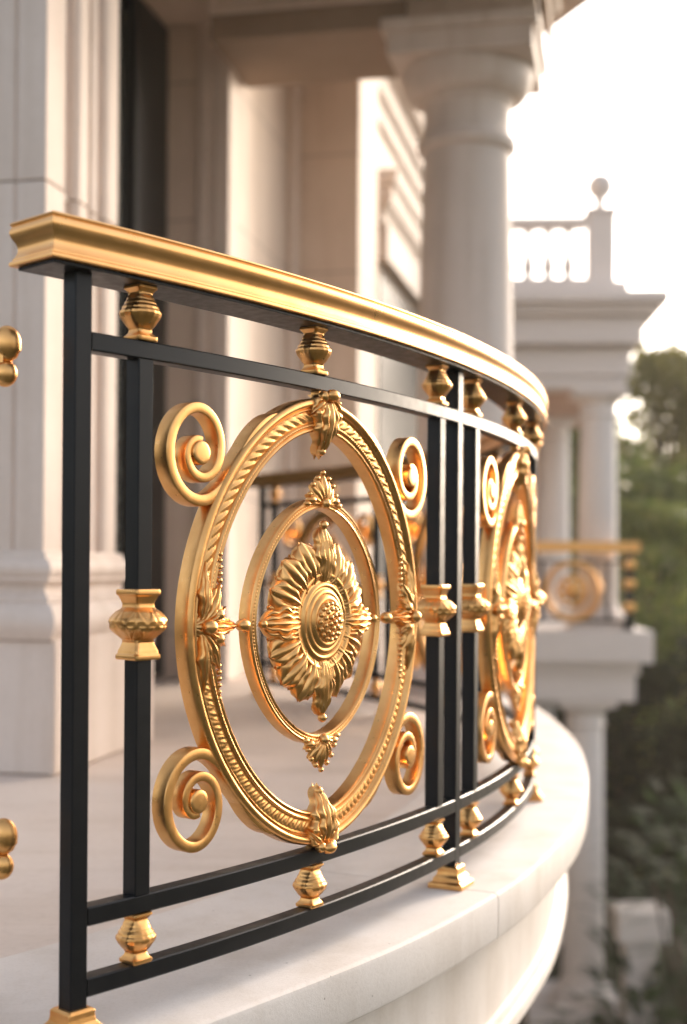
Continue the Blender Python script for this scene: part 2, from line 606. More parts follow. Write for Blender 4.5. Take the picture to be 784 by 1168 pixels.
# porch beam + roof
beam = abox('porch_beam', M['wall'], villa, 6.10, 6.72, -1.018, -.42, 3.10, 3.40, .006)
abox('shaded_beam', M['shade_brown'], villa, 6.10, 6.74, -1.968, -1.022, 3.085, 3.40, .006)  # left length of the same beam, its deeper shade painted as brown
moulding('fascia_moulding', M['trim'], beam, [(6.70, -.40), (6.08, -.40), (6.08, -1.965)][::-1],
         [(o, z) for o, z in [(-.0, 3.20), (.025, 3.20), (.03, 3.215), (.012, 3.225), (.012, 3.31), (.05, 3.33), (.065, 3.37), (.065, 3.398), (-.0, 3.398)]])
abox('porch_ceiling', M['shade_brown'], villa, 3.6, 6.098, -2.0, -.30, 3.42, 3.60)
# curved eave of the porch roof
ev = [(1.88, 3.9), (1.64, 5.2), (1.36, 6.2), (1.12, 6.85), (.93, 7.3), (.62, 7.75), A2(7.7, -1.2), A2(7.7, -2.4), A2(3.5, -2.4), A2(3.5, .8)]
ce = catmull(np.array(ev[:6]), 8)
eb = MB()
cpoly = [tuple(p) for p in ce] + ev[6:]
eb.prism(cpoly, 3.602, 3.80)
roof = eb.build('porch_roof', M['trim'], villa, smooth=False)
lip = MB()
tgc = np.gradient(ce, axis=0); tgc /= np.hypot(tgc[:, 0], tgc[:, 1])[:, None]
nc = np.c_[-tgc[:, 1], tgc[:, 0]]
sgn = 1 if nc[0] @ (ce[0] - np.array((-1, 5))) > 0 else -1
ep = [(-.50, 3.402), (.0, 3.402), (.03, 3.43), (.04, 3.48), (.10, 3.52), (.14, 3.58), (.14, 3.72), (-.50, 3.72)]
lip.grid(np.array([[(ce[i, 0] + sgn * o * nc[i, 0], ce[i, 1] + sgn * o * nc[i, 1], z) for o, z in ep] for i in range(len(ce))]), closev=True)
lip.build('eave_moulding', M['trim'], roof)

# ------------------------------------------------------------------ 4. near column
colp = (.578, 6.40)
column = thing('column', 'thick round white column with a ringed neck holding up the porch beam', 'column', (*colp, 0))
def colT(rz=rad(-12), p=colp):
    c, s = math.cos(rz), math.sin(rz)
    def T(q):
        q = np.asarray(q, float)
        return np.c_[p[0] + c * q[:, 0] - s * q[:, 1], p[1] + s * q[:, 0] + c * q[:, 1], q[:, 2]]
    return T
T = colT()
b = MB(); b.box(-.30, .30, -.30, .30, 0, .12, T); b.build('plinth', M['column'], column, smooth=False, bevel=.008)
b = MB(); b.lathe([(.24, .121)] + [(.275 + .022 * math.sin(t), .165 - .043 * math.cos(t)) for t in np.linspace(0, PI, 9)] + [(.25, .215), (.245, .235)] + [(.25 + .018 * math.sin(t), .262 - .025 * math.cos(t)) for t in np.linspace(0, PI, 7)] + [(.235, .30), (.228, .33)], 72, T)
b.build('base', M['column'], column)
b = MB(); b.lathe([(.233, .331), (.233, .5), (.232, 1.0), (.228, 1.5), (.219, 2.0), (.212, 2.35), (.207, 2.55)], 72, T)
b.build('shaft', M['column'], column)
b = MB(); b.lathe([(.208, 2.551), (.215, 2.553)] + [(.216 + .022 * math.sin(t), 2.59 - .034 * math.cos(t)) for t in np.linspace(0, PI, 9)] + [(.209, 2.63), (.205, 2.66), (.205, 2.76), (.212, 2.775), (.225, 2.785), (.225, 2.80)] +
                  [(.228 + .085 * math.sin(t * PI / 2), 2.80 + .11 * (1 - math.cos(t * PI / 2))) for t in np.linspace(0, 1, 8)] + [(.318, 2.925), (.31, 2.94)], 72, T)
cap = b.build('capital', M['column'], column)
b = MB(); b.box(-.335, .335, -.335, .335, 2.941, 3.04, T); b.box(-.36, .36, -.36, .36, 3.0405, 3.098, T); b.build('abacus', M['column'], cap, smooth=False, bevel=.006)

# ------------------------------------------------------------------ 5. far portico
PR = rad(-4)
POX, POY = 2.69, 14.0
def pt(c):
    c = np.asarray(c, float)
    cs, sn = math.cos(PR), math.sin(PR)
    x, y = c[:, 0] - POX, c[:, 1]
    return np.c_[POX + cs * x - sn * y, POY + sn * x + cs * y, c[:, 2]]
def px(x): return (x - 392) * POY / 1519.2
def pz(y): return CAMZ + (647 - y) * POY / 1519.2
portico = thing('portico', 'white two storey portico beyond the railing with a roof balustrade and ball finial', 'portico', (POX, POY + 1, -4.5))
def pbox(name, x0, x1, y0, y1, z0, z1, parent=portico, mat='portico', bevel=.008):
    b = MB(); b.box(x0, x1, y0, y1, z0, z1)
    b.v = [pt(q) for q in b.v]
    return b.build(name, M[mat], parent, smooth=False, bevel=bevel)
def plathe(name, x, y, prof, parent, n=40, mat='portico', sq=None):
    b = MB(); b.lathe(prof, n, lambda q: pt(q + np.array((x, y, 0))), sq)
    return b.build(name, M[mat], parent)
XL = -1.5
# storeys
pbox('balcony_slab', XL, px(741), -.28, 4, pz(752), pz(716))
pbox('slab_band', XL, px(728), -.16, 4, pz(766), pz(752) - .002)
pbox('architrave', XL, px(724), -.12, 4, pz(797), pz(766) - .002)
pbox('frieze', XL, px(716), -.10, 4, pz(428), pz(396))
pbox('architrave', XL, px(712), -.07, 4, pz(441), pz(428) - .002)
pbox('cornice_bed', XL, px(727), -.25, 4, pz(394), pz(372))
cor = MB()
for (o, z0, z1) in ((.14, 372, 362), (.24, 361.8, 351), (.34, 350.8, 338)):
    cor.box(XL, px(716) + o, -.10 - o, 4, pz(z0), pz(z1))
cor.v = [pt(q) for q in cor.v]
cor.build('cornice', M['portico'], portico, smooth=False, bevel=.012)
pbox('blocking_course', XL, px(713), -.06, 4, pz(337.8), pz(319))
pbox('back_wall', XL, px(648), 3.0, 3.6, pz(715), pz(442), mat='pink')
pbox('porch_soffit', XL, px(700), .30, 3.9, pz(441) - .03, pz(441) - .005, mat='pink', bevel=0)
pbox('lower_wall', XL, px(640), 3.0, 3.6, -4.5, pz(797), mat='portico')
def order(x, y, zb, zt, r, name='column'):
    c = plathe(name, x, y, [(r * 1.02, zb + .26), (r * 1.02, zb + .8), (r, (zb + zt) / 2), (r * .92, zt - .30)], portico)
    plathe('base', x, y, [(r * 1.3, zb + .10)] + [(r * 1.3 + .035 * math.sin(t), zb + .145 - .04 * math.cos(t)) for t in np.linspace(0, PI, 7)] + [(r * 1.18, zb + .20), (r * 1.1, zb + .2595)], c)
    q = MB(); q.box(x - r * 1.45, x + r * 1.45, y - r * 1.45, y + r * 1.45, zb, zb + .10); q.v = [pt(k) for k in q.v]
    q.build('plinth', M['portico'], c, smooth=False, bevel=.006)
    plathe('capital', x, y, [(r * .93, zt - .2995), (r * .96, zt - .29), (r * 1.04, zt - .265), (r * .94, zt - .24), (r * .93, zt - .16), (r * 1.0, zt - .145), (r * 1.28, zt - .08), (r * 1.30, zt - .07)], c)
    q = MB(); q.box(x - r * 1.42, x + r * 1.42, y - r * 1.42, y + r * 1.42, zt - .069, zt - .001); q.v = [pt(k) for k in q.v]
    q.build('abacus', M['portico'], c, smooth=False, bevel=.006)
order(px(684), .22, pz(716), pz(441), .205)
order(px(655), 2.6, pz(716), pz(441), .205)
order(px(671), .22, pz(1150), pz(797), .215)
order(px(640), 3.0 - .3, pz(1150), pz(797), .2)
pbox('pedestal', px(606), px(722), -.25, 1.0, -4.5, pz(1150) - .002)
# roof balustrade
pbox('balustrade_base', XL, px(668), .02, .22, pz(319) + .002, pz(314))
pbox('balustrade_rail', XL, px(667), .0, .24, pz(255), pz(244))
ped = pbox('balustrade_pier', px(669), px(699), -.02, .26, pz(319) + .002, pz(240))
q = MB(); q.box(px(666), px(702), -.05, .29, pz(240) + .001, pz(235)); q.v = [pt(k) for k in q.v]; q.build('pier_cap', M['portico'], ped, smooth=False, bevel=.008)
zc = pz(209)
plathe('ball_finial', px(683), .12, [(.085, pz(235) + .001), (.08, pz(233)), (.045, pz(229)), (.055, pz(225)), (.065, zc + .02 - .1255)] +
       [(.138 * math.sin(t), zc + .02 - .138 * math.cos(t)) for t in np.linspace(.42, PI - .02, 16)], ped)
zb_, zt_ = pz(314), pz(255)
bal = None
for k in range(17):
    x = px(647) - k * .21
    hgt = zt_ - zb_
    prof = [(.062, 0), (.062, .05), (.040, .06), (.040, .08), (.062, .16), (.070, .24), (.060, .34), (.038, .52), (.030, .66), (.032, .78), (.048, .83), (.034, .86), (.036, .92), (.058, .94), (.058, 1.0)]
    if bal is None:
        bal = plathe('baluster', x, .12, [(r, zb_ + .001 + t * (hgt - .002)) for r, t in prof], portico, 20)
    else:
        c = bal.copy(); COL.objects.link(c); c.parent = portico
        d = np.array(pt(np.array([[x, .12, 0]]))[0]) - np.array(pt(np.array([[px(647), .12, 0]]))[0])
        c.matrix_basis = Matrix.Translation(d.tolist()) @ bal.matrix_basis
# portico railing
prail = thing('portico_railing', 'small black and gold railing on the balcony of the far white portico', 'railing', (px(670), POY - .1, pz(716)))
def rbox(name, mat, x0, x1, y0, y1, z0, z1, parent=prail):
    b = MB(); b.box(x0, x1, y0, y1, z0, z1); b.v = [pt(k) for k in b.v]
    return b.build(name, M[mat], parent, smooth=False, bevel=.003)
xe = px(726)
zf = pz(716)
rbox('handrail', 'gold', XL, xe, -.20, -.11, pz(628), pz(616))
rbox('top_rail', 'black', XL, xe - .06, -.17, -.14, pz(640), pz(637))
rbox('bottom_rail', 'black', XL, xe - .06, -.17, -.14, pz(707), pz(704))
for x in (xe - .10, px(612) - .35):
    po = rbox('post', 'black', x - .045, x + .045, -.20, -.11, zf + .001, pz(628) - .002)
    for yy in (642, 664, 690):
        q = MB(); q.lathe([(.05, -.05), (.05, -.04), (.062, -.01), (.062, .01), (.05, .04), (.05, .05)], 16, lambda k, x=x, yy=yy: pt(k + np.array((x, -.155, pz(yy)))), sq=[8, 8, 4, 4, 8, 8])
        q.build('collar', M['gold'], po)
for x in (px(692), px(617)):
    rbox('bar', 'black', x - .02, x + .02, -.17, -.14, pz(704) + .002, pz(640) - .002)
q = MB()
for (a, bb, t) in ((.27, .29, .035), (.15, .16, .025)):
    th = np.linspace(0, 2 * PI, 48, endpoint=False)
    sec = np.linspace(0, 2 * PI, 10, endpoint=False)
    q.grid(pt(np.array([[(px(652) + (a + t * np.cos(s)) * np.cos(h), -.155 + t * np.sin(s) * .8, pz(672) + (bb + t * np.cos(s)) * np.sin(h)) for s in sec] for h in th]).reshape(-1, 3)).reshape(48, 10, 3), True, True)
q.build('medallion_ring', M['gold'], prail)
q = MB()
th = np.linspace(0, 2 * PI, 48, endpoint=False)
q.grid(pt(np.array([[(px(652) + r * (1 + .2 * np.cos(8 * h) * (r > .05)) * np.cos(h), -.155 - dd, pz(672) + r * 1.1 * (1 + .2 * np.cos(8 * h) * (r > .05)) * np.sin(h)) for (r, dd) in ((.11, -.01), (.11, .01), (.06, .03), (.03, .05), (.002, .055))] for h in th]).reshape(-1, 3)).reshape(48, 5, 3), True, False)
q.build('rosette', M['gold'], prail)

# ------------------------------------------------------------------ 6. the railing
rail = thing('balcony_railing', 'curved black metal railing with oval gold medallions and a broad gold handrail', 'railing', tuple(cpt(2.2, 0, 0)))
NP = 5

def rot_copy(o, k, parent):
    """copy of a part turned k panels along the circle (and its children)"""
    c = o.copy()
    COL.objects.link(c)
    c.parent = parent
    Rk = Matrix.Translation((CX, CY, 0)) @ Matrix.Rotation(k * PL / R, 4, 'Z') @ Matrix.Translation((-CX, -CY, 0))
    c.matrix_basis = wm(parent).inverted() @ Rk @ wm(o)
    for ch in list(o.children):
        d = ch.copy()
        COL.objects.link(d)
        d.parent = c
    return c

def curved_bar(s0, s1, z0, z1, h=BAR, n=40, bev=.0018):
    sec = [(-h + bev, z0), (h - bev, z0), (h, z0 + bev), (h, z1 - bev), (h - bev, z1), (-h + bev, z1), (-h, z1 - bev), (-h, z0 + bev)]
    ss = np.linspace(s0, s1, n)
    b = MB()
    b.grid(np.array([[cpt(s, d, z) for d, z in sec] for s in ss]), closev=True)
    k = len(sec)
    b.f.append(tuple(range(k)))
    b.f.append(tuple((n - 1) * k + j for j in range(k))[::-1])
    return b

def vbar(s, z0, z1, h=BAR, bev=.0016, mat='black', name='bar', parent=None):
    """square upright"""
    Fm = frame(s, 0)
    e = h - bev
    sec = [(-e, -h), (e, -h), (h, -e), (h, e), (e, h), (-e, h), (-h, e), (-h, -e)]
    q = np.array([[(x, y, z) for x, y in sec] for z in (z0, z1)])
    A = np.array(Fm)
    P = q.reshape(-1, 3) @ A[:3, :3].T + A[:3, 3]
    b = MB()
    b.grid(P.reshape(2, 8, 3), closev=True, flip=True)
    b.f.append(tuple(range(8))[::-1]); b.f.append(tuple(range(8, 16)))
    return b.build(name, M[mat], parent, basis=frame(s, z0), angle=30)

# handrail: moulded section carried round both ends
def rail_part(name, mat, prof, s0, s1, wmax, dome=False):
    """prof: list of (half width, z)"""
    ss0 = np.linspace(0, 1, 180)
    rows = []
    for wd, z in prof:
        e = wmax - wd
        a, b_ = s0 + e, s1 - e
        outer = [cpt(a + (b_ - a) * t, wd - .008, z) for t in ss0]
        inn = [cpt(a + (b_ - a) * t, -wd - .008, z) for t in ss0[::-1]]
        rows.append(outer + inn)
    b = MB()
    P = np.array(rows)
    b.grid(P, closev=True, flip=True)
    n = P.shape[1]
    h = n // 2
    for base, fl in ((0, True), ((len(prof) - 1) * n, False)):
        for i in range(h - 1):
            qd = (base + i, base + i + 1, base + n - 2 - i, base + n - 1 - i)
            b.f.append(qd if fl else qd[::-1])
    return b.build(name, M[mat], rail, angle=28, basis=frame(2.2, prof[0][1]))
hz = H_GB
hp = [(.040, 0), (.0432, 0), (.0446, .0010), (.0450, .0030), (.0446, .0050), (.0430, .0066), (.0418, .0072), (.0418, .0090)]
def cubic(xs, ys, x):
    """natural-looking smooth interpolation (Catmull-Rom through the points)"""
    m = np.gradient(np.array(ys), np.array(xs))
    out = []
    for v in x:
        i = min(max(int(np.searchsorted(xs, v)) - 1, 0), len(xs) - 2)
        hh = xs[i + 1] - xs[i]; t = (v - xs[i]) / hh
        out.append((2 * t**3 - 3 * t**2 + 1) * ys[i] + (t**3 - 2 * t**2 + t) * hh * m[i] + (-2 * t**3 + 3 * t**2) * ys[i + 1] + (t**3 - t**2) * hh * m[i + 1])
    return np.array(out)
zx = np.linspace(0, 1, 30)
hp += [(o, .0092 + .0375 * x) for o, x in zip(cubic([0, .12, .3, .5, .7, .85, 1], [.0414, .0388, .0372, .0392, .0434, .0447, .0432], zx), zx)]
hp += [(.0422, .0474), (.0424, .0484), (.0438, .0492), (.0444, .0508), (.0436, .0526), (.0410, .0538), (.030, .0546), (.010, .0550)]
hp = [(a, hz + z) for a, z in hp]
rail_part('handrail', 'gold_rail', hp, -.063, NP * PL + .063, .045)
rail_part('rail_channel', 'black', [(.0355, hz - .0045), (.0362, hz - .0038), (.0362, hz - .0005)], -.055, NP * PL + .055, .0362)

# ---- profiles
def dens(prof, n):
    """piecewise-linear resample of (r, z, exponent)"""
    p = np.array(prof, float)
    L = np.r_[0, np.cumsum(np.hypot(np.diff(p[:, 0]), np.diff(p[:, 1])) + 1e-6)]
    t = np.linspace(0, L[-1], n)
    return np.c_[np.interp(t, L, p[:, 0]), np.interp(t, L, p[:, 1]), np.interp(t, L, p[:, 2])]

def vase(s, z0, z1, name, parent, scale=1.0):
    """small square-footed gold baluster between two rails"""
    h = z1 - z0
    pr = [(.0158, 0, 12), (.0164, .02, 12), (.0164, .075, 12), (.0150, .09, 10), (.0118, .15, 9), (.0112, .20, 7), (.0128, .235, 4), (.0195, .33, 2.3), (.0240, .42, 2.05), (.0258, .49, 2),
          (.0254, .535, 2), (.0230, .565, 2.1), (.0226, .58, 2.1), (.0222, .62, 2.2), (.0190, .67, 2.4), (.0188, .69, 2.5), (.0158, .75, 3), (.0155, .77, 3), (.0120, .84, 6), (.0118, .88, 9), (.0150, .94, 12), (.0162, .955, 12), (.0160, 1.0, 12)]
    n = 56
    q = np.array(pr, float)
    tt = np.unique(np.r_[q[:, 1], np.linspace(.24, .8, 26)])
    rr = np.interp(tt, q[:, 1], q[:, 0]) * scale
    ee = np.interp(tt, q[:, 1], q[:, 2])
    Fm = np.array(frame(s, z0))
    def T(P): return P @ Fm[:3, :3].T + Fm[:3, 3]
    def rel(k, t):
        x = tt[k]
        env = math.exp(-((x - .50) / .13) ** 2)
        return .0021 * env * (np.abs(np.cos(8 * t)) ** .7 - .5) + .0004 * np.cos(28 * t) * math.exp(-((x - .66) / .05) ** 2)
    b = MB()
    b.lathe([(r, .0004 + t * (h - .0008)) for r, t in zip(rr, tt)], n, T, ee, rel)
    return b.build(name, M['gold'], parent, basis=frame(s, z0), angle=40)

def collar(s, zc_, parent):
    """gold sleeve round an upright, square ends and a leafy bulge"""
    pr = [(.0200, -.0445, 14), (.0210, -.0430, 14), (.0210, -.0385, 14), (.0190, -.0365, 14), (.0188, -.0335, 14), (.0160, -.0265, 12), (.0152, -.0225, 8), (.0172, -.0212, 3.5), (.0176, -.0195, 3), (.0225, -.0150, 2.3), (.0310, -.0080, 2.1), (.0352, -.0022, 2.05),
          (.0362, .0005, 2.05), (.0352, .0030, 2.05), (.0325, .0085, 2.1), (.0262, .0150, 2.2), (.0200, .0190, 3), (.0172, .0205, 5), (.0155, .0220, 9), (.0152, .0265, 12), (.0178, .0335, 14), (.0182, .0350, 14), (.0208, .0375, 14), (.0208, .0425, 14), (.0198, .0440, 14)]
    q = dens(pr, 90)
    Fm = np.array(frame(s, zc_))
    def T(P): return P @ Fm[:3, :3].T + Fm[:3, 3]
    def rel(k, t):
        z = q[k, 1]
        if .0012 < z < .020 or -.020 < z < -.0012:
            up = z > 0
            x = (abs(z) - .0012) / .0185
            u = ((8 * t / (2 * PI) + (.5 if up else 0)) % 1) * 2 - 1
            wl = 1.0 - .80 * x ** 1.3
            ins = np.clip((wl - np.abs(u)) / .22, 0, 1)
            u2 = ((8 * t / (2 * PI) + (0 if up else .5)) % 1) * 2 - 1
            back = .45 * np.clip((.30 + .5 * x - np.abs(u2)) / .2, 0, 1)
            hgt = np.maximum(ins * (1 - .45 * np.exp(-(u / .13) ** 2)), back)
            return .0024 * hgt * min(1, math.sin(PI * min(1, max(0, x))) * 1.8)
        return 0 * t
    b = MB()
    b.lathe([(r, z) for r, z, e in q], 160, T, q[:, 2], rel)
    return b.build('collar', M['gold'], parent, basis=frame(s, zc_), angle=42)

def foot(s, parent):
    pr = [(.0325, 0), (.0325, .0085), (.0310, .0095), (.0255, .0125), (.0255, .0180), (.0240, .0190), (.0205, .0235), (.0195, .0290), (.0195, .0360), (.0165, .0385)]
    Fm = np.array(frame(s, .0005))
    P = []
    for r, z in pr:
        for (x, y) in ((-1, -1), (1, -1), (1, 1), (-1, 1)):
            P.append((x * r, y * r, z))
    P = np.array(P) @ Fm[:3, :3].T + Fm[:3, 3]
    b = MB()
    b.grid(P.reshape(len(pr), 4, 3), closev=True, flip=True)
    b.f.append((0, 1, 2, 3)[::-1])
    m = (len(pr) - 1) * 4
    b.f.append((m, m + 1, m + 2, m + 3))
    return b.build('base_foot', M['gold'], parent, smooth=False, bevel=.0012, basis=frame(s, 0))

# ---- ornament in panel coordinates (a along, b up, d outward)
def pan(P):
    P = np.asarray(P, float)
    return cpt(PC + P[..., 0], P[..., 2], BC + P[..., 1])

def sweep_plane(path, sec, closed=False, T=pan, width=None):
    """path (n,2) in the panel plane, sec (m,2): (in-plane normal offset, depth)"""
    path = np.asarray(path, float)
    if closed:
        tgt = np.roll(path, -1, 0) - np.roll(path, 1, 0)
    else:
        tgt = np.gradient(path, axis=0)
    tgt /= np.hypot(tgt[:, 0], tgt[:, 1])[:, None]
    nr = np.c_[tgt[:, 1], -tgt[:, 0]]
    P = []
    for i in range(len(path)):
        s_ = sec(i) if callable(sec) else sec
        P.append([(path[i, 0] + o * nr[i, 0], path[i, 1] + o * nr[i, 1], d) for o, d in s_])
    P = np.array(P)
    b = MB()
    b.grid(T(P), closeu=closed, closev=True)
    if not closed:
        k = P.shape[1]
        b.f.append(tuple(range(k)))
        b.f.append(tuple((len(path) - 1) * k + j for j in range(k))[::-1])
    return b

def ellipse(A, B, n):
    t = np.linspace(0, 2 * PI, 4000)
    e = (np.abs(np.cos(t)) ** 1.87 + np.abs(np.sin(t)) ** 1.87) ** (-1 / 1.87)
    x, y = A * np.cos(t) * e, B * np.sin(t) * e
    L = np.r_[0, np.cumsum(np.hypot(np.diff(x), np.diff(y)))]
    u = np.interp(np.linspace(0, L[-1], n, endpoint=False), L, t)
    return np.c_[np.interp(u, t, x), np.interp(u, t, y)], L[-1]
RA, RB = .292, .328
def medallion(parent):
    n = 1500
    path, Lc = ellipse(RA, RB, n)
    D = .011
    def sec(i):
        x = i / n * Lc
        ang = math.atan2(path[i, 1] / RB, path[i, 0] / RA)
        out = [(0.000, -D), (0.0005, -D + .002), (.0005, D - .002), (-.0006, D + .001), (-.003, D + .0045), (-.0065, D + .0060), (-.010, D + .0050), (-.0118, D + .0020), (-.0128, D + .0005), (-.0140, D + .002), (-.0155, D + .0030), (-.0168, D + .0018), (-.0180, D - .0005)]
        # carved band
        nb = 9
        for j in range(nb):
            q = j / (nb - 1)
            o = -.0185 - q * .0150
            p = .0195
            sl = 1.25 * (1 if math.cos(ang) < 0 else -1)
            ph = x / p + sl * q
            f1 = abs(math.sin(PI * ph)) ** .55
            vein = .22 * math.sin(2 * PI * (ph * 2 + .6 * q))
            f2 = abs(math.sin(PI * (x / .0125 + .5 * math.sin(PI * q) - .3))) ** .7
            wl = min(1, max(0, (math.sin(ang) + .15) / .3))
            f = wl * (f1 + vein * f1) + (1 - wl) * (.6 * f2 + .35 * abs(math.sin(PI * (x / .0079 - 1.4 * q))))
            hgt = D - .0010 + (.0020 + .0009 * wl) * f * math.sin(PI * min(1, max(0, .05 + q * .90))) ** .6
            out.append((o, hgt))
        bead = .0008 * math.cos(2 * PI * x / .0062)
        out += [(-.0345, D - .0005), (-.0355, D + .0020), (-.0375, D + .0036 + bead * .3), (-.0395, D + .0030), (-.0408, D + .0008), (-.0415, D - .0004), (-.0430, D + .0012), (-.0455, D + .0020), (-.0475, D + .0008), (-.0485, D - .003), (-.0485, -D)]
        return out
    ring = sweep_plane(path, sec, True).build('medallion_ring', M['gold'], parent, basis=frame(PC, BC), angle=48)
    # inner oval
    n2 = 900
    p2_, L2 = ellipse(.168, .181, n2)
    def sec2(i):
        x = i / n2 * L2
        bd = .0011 * (0.5 + .5 * math.cos(2 * PI * x / .0052))
        D2 = .0105
        return [(0, -D2), (.0003, D2 - .002), (-.001, D2), (-.0028, D2 + .0012), (-.0046, D2 + .0006), (-.0052, D2 - .0006), (-.0060, D2 + bd * .6), (-.0072, D2 + .0004 + bd), (-.0084, D2 + bd * .6),
                (-.0092, D2 - .0006), (-.0102, D2 + .0008), (-.0120, D2 + .0014), (-.0138, D2 - .0002), (-.0145, D2 - .002), (-.0145, -D2)]
    inner_ = sweep_plane(p2_, sec2, True).build('inner_ring', M['gold'], parent, basis=frame(PC, BC), angle=48)
    return ring, inner_

def leaf(b, base, ang, L, W, lift=.006, curl=0.0, lobes=4, flutes=3, d0=.0, amp=.0022, cup=.004, lob=.22, nt=26, nq=19, pw=.85, back=.006, tipw=0.0, wpos=.62):
    """carved acanthus-like leaf; base (a,b), direction ang in the panel plane, d0 depth of its root"""
    t = np.linspace(0, 1, nt)
    q = np.linspace(-1, 1, nq)
    Tt, Q = np.meshgrid(t, q, indexing='ij')
    envelope = (np.sin(PI * np.clip(Tt, 0, 1) ** (math.log(.5) / math.log(wpos)))) ** pw
    envelope = np.where(Tt < wpos, np.maximum(envelope, .42), envelope) + tipw * Tt ** 3 * 0
    lobm = 1 - lob * (.5 + .5 * np.cos(2 * PI * lobes * Tt)) * np.clip((Tt - .08) / .12, 0, 1) * np.clip((1 - Tt) / .08, 0, 1)
    w_ = W * envelope * lobm
    x = Tt * L * (1 + .04 * np.cos(Q * PI))
    y = Q * w_ * (1 - .0 * Tt)
    rib = np.abs(np.cos(Q * PI * flutes * .5 + PI * .0)) ** .7
    z = d0 + lift * np.sin(PI * np.clip(Tt, 0, 1) ** .75) + amp * (rib - .5) * np.sin(PI * np.clip(Tt * 1.02, 0, 1)) ** .5 * 1.6 - cup * Q ** 2 + .35 * amp * np.sin(2 * PI * lobes * Tt) * np.abs(Q)
    z = z - curl * Tt ** 3
    c, s = math.cos(ang), math.sin(ang)
    Aa = base[0] + c * x - s * y
    Bb = base[1] + s * x + c * y
    front = np.stack([Aa, Bb, z], -1)
    shr = .94
    zb = z.mean(1, keepdims=True) - back * (1 - .75 * Tt ** 1.5)
    zb = np.minimum(zb, z - .002)
    bk = np.stack([Aa, Bb, np.broadcast_to(zb, z.shape)], -1)
    loop_f = np.concatenate([front, bk[:, ::-1]], 1)
    P = pan(loop_f)
    b.grid(P, closev=True)
    k = P.shape[1]
    o = b.n - P.shape[0] * k
    b.f.append(tuple(o + j for j in range(k)))
    b.f.append(tuple(o + (P.shape[0] - 1) * k + j for j in range(k))[::-1])

def ball(b, a, bb, d, r, n=10, sx=1, sy=1):
    th = np.linspace(0.001, PI - .001, n)
    ph = np.linspace(0, 2 * PI, n * 2, endpoint=False)
    P = np.array([[(a + r * sx * math.sin(t) * math.cos(p), bb + r * sy * math.sin(t) * math.sin(p), d + r * math.cos(t)) for p in ph] for t in th])
    b.grid(pan(P), closev=True)

def rosette(parent):
    b = MB()
    D = .004
    # back layer, then front layer of leaves
    nl = 16
    for layer in (0, 1):
        for k in range(nl):
            phi = PI / 2 + 2 * PI * (k + (.5 if layer == 0 else 0)) / nl
            main = (k % 4 == 0 and layer == 1)
            Ltot = .143 if main else (.1235 if layer else .116)
            r0 = .056
            leaf(b, (r0 * math.cos(phi), r0 * math.sin(phi)), phi, Ltot - r0, .0245 if not main else .0275, lift=.0075 if layer else .005, curl=.006 if not main else .003,
                 lobes=3, flutes=3 if not main else 5, d0=D + (.0025 if layer == 0 else .0065) + (.0025 if main else 0), amp=.0042, cup=.0052, lob=.24 if main else .05, back=.008, wpos=.50 if main else .70, pw=.55 if main else .38, nt=30, nq=27)
            if main:
                tip = Ltot - .001
                ball(b, tip * math.cos(phi), tip * math.sin(phi), D + .0075, .0070, 9)
    ro = b.build('rosette', M['gold'], parent, basis=frame(PC, BC), angle=50)
    # turned centre disc
    prof = [(.072, .004), (.0735, .0120), (.0730, .0150), (.0715, .0168), (.0690, .0172), (.0665, .0162), (.0650, .0146), (.0630, .0134), (.0600, .0130), (.0580, .0140), (.0565, .0160), (.0540, .0172), (.0515, .0166), (.0500, .0152), (.0480, .0156),
            (.0465, .0178), (.0440, .0192), (.0415, .0190), (.0400, .0184), (.0385, .0200), (.0370, .0220), (.0345, .0232), (.0320, .0230), (.0300, .0222)]
    ph = np.linspace(0, 2 * PI, 96, endpoint=False)
    P = np.array([[(r * math.cos(p) * .97, r * math.sin(p), d) for p in ph] for r, d in prof])
    q = MB(); q.grid(pan(P), closev=True)
    # domed berry cluster
    dome = [(.0305, .0220), (.030, .0236), (.027, .0262), (.022, .0285), (.015, .0304), (.007, .0314), (.0005, .0316)]
    q.grid(pan(np.array([[(r * math.cos(p), r * math.sin(p), d) for p in ph[::2]] for r, d in dome])), closev=True)
    for (rr, nn, dd) in ((0, 1, .0325), (.0095, 6, .0312), (.0185, 11, .0290), (.0262, 16, .0256)):
        for k in range(nn):
            p = 2 * PI * k / nn + rr * 30
            ball(q, rr * math.cos(p), rr * math.sin(p), dd, .0043, 7)
    q.build('boss', M['gold'], ro, basis=frame(PC, BC), angle=40)
    return ro

def palmette(parent, sign):
    b = MB()
    base = (0, sign * .176)
    for k, a in enumerate((-68, -42, -20, 0, 20, 42, 68)):
        Lk = (.036, .038, .041, .047, .041, .038, .036)[k]
        phi = rad(90 * sign + a)
        leaf(b, (base[0] + .004 * math.cos(phi), base[1] - sign * .004), phi, Lk, .0085, lift=.006, d0=.010 + .0006 * (3 - abs(k - 3)), amp=.0016, cup=.003, lob=0, flutes=2, nt=16, nq=13, back=.008, wpos=.66, curl=.003)
        ball(b, base[0] + (Lk) * math.cos(phi), base[1] + sign * 0 + (Lk - .001) * math.sin(phi) - sign * .003, .010, .0042, 7)
    for sx in (-1, 1):
        # side volutes riding on the ring
        for (o, r, y) in ((.030, .0075, .003), (.040, .0055, -.003)):
            ball(b, sx * o, base[1] + sign * (y - .001), .0105, r, 9, 1.25, .8)
    ball(b, 0, base[1] - sign * .002, .0145, .0085, 10)
    return b.build('palmette', M['gold'], parent, basis=frame(PC, BC + base[1]), angle=50)

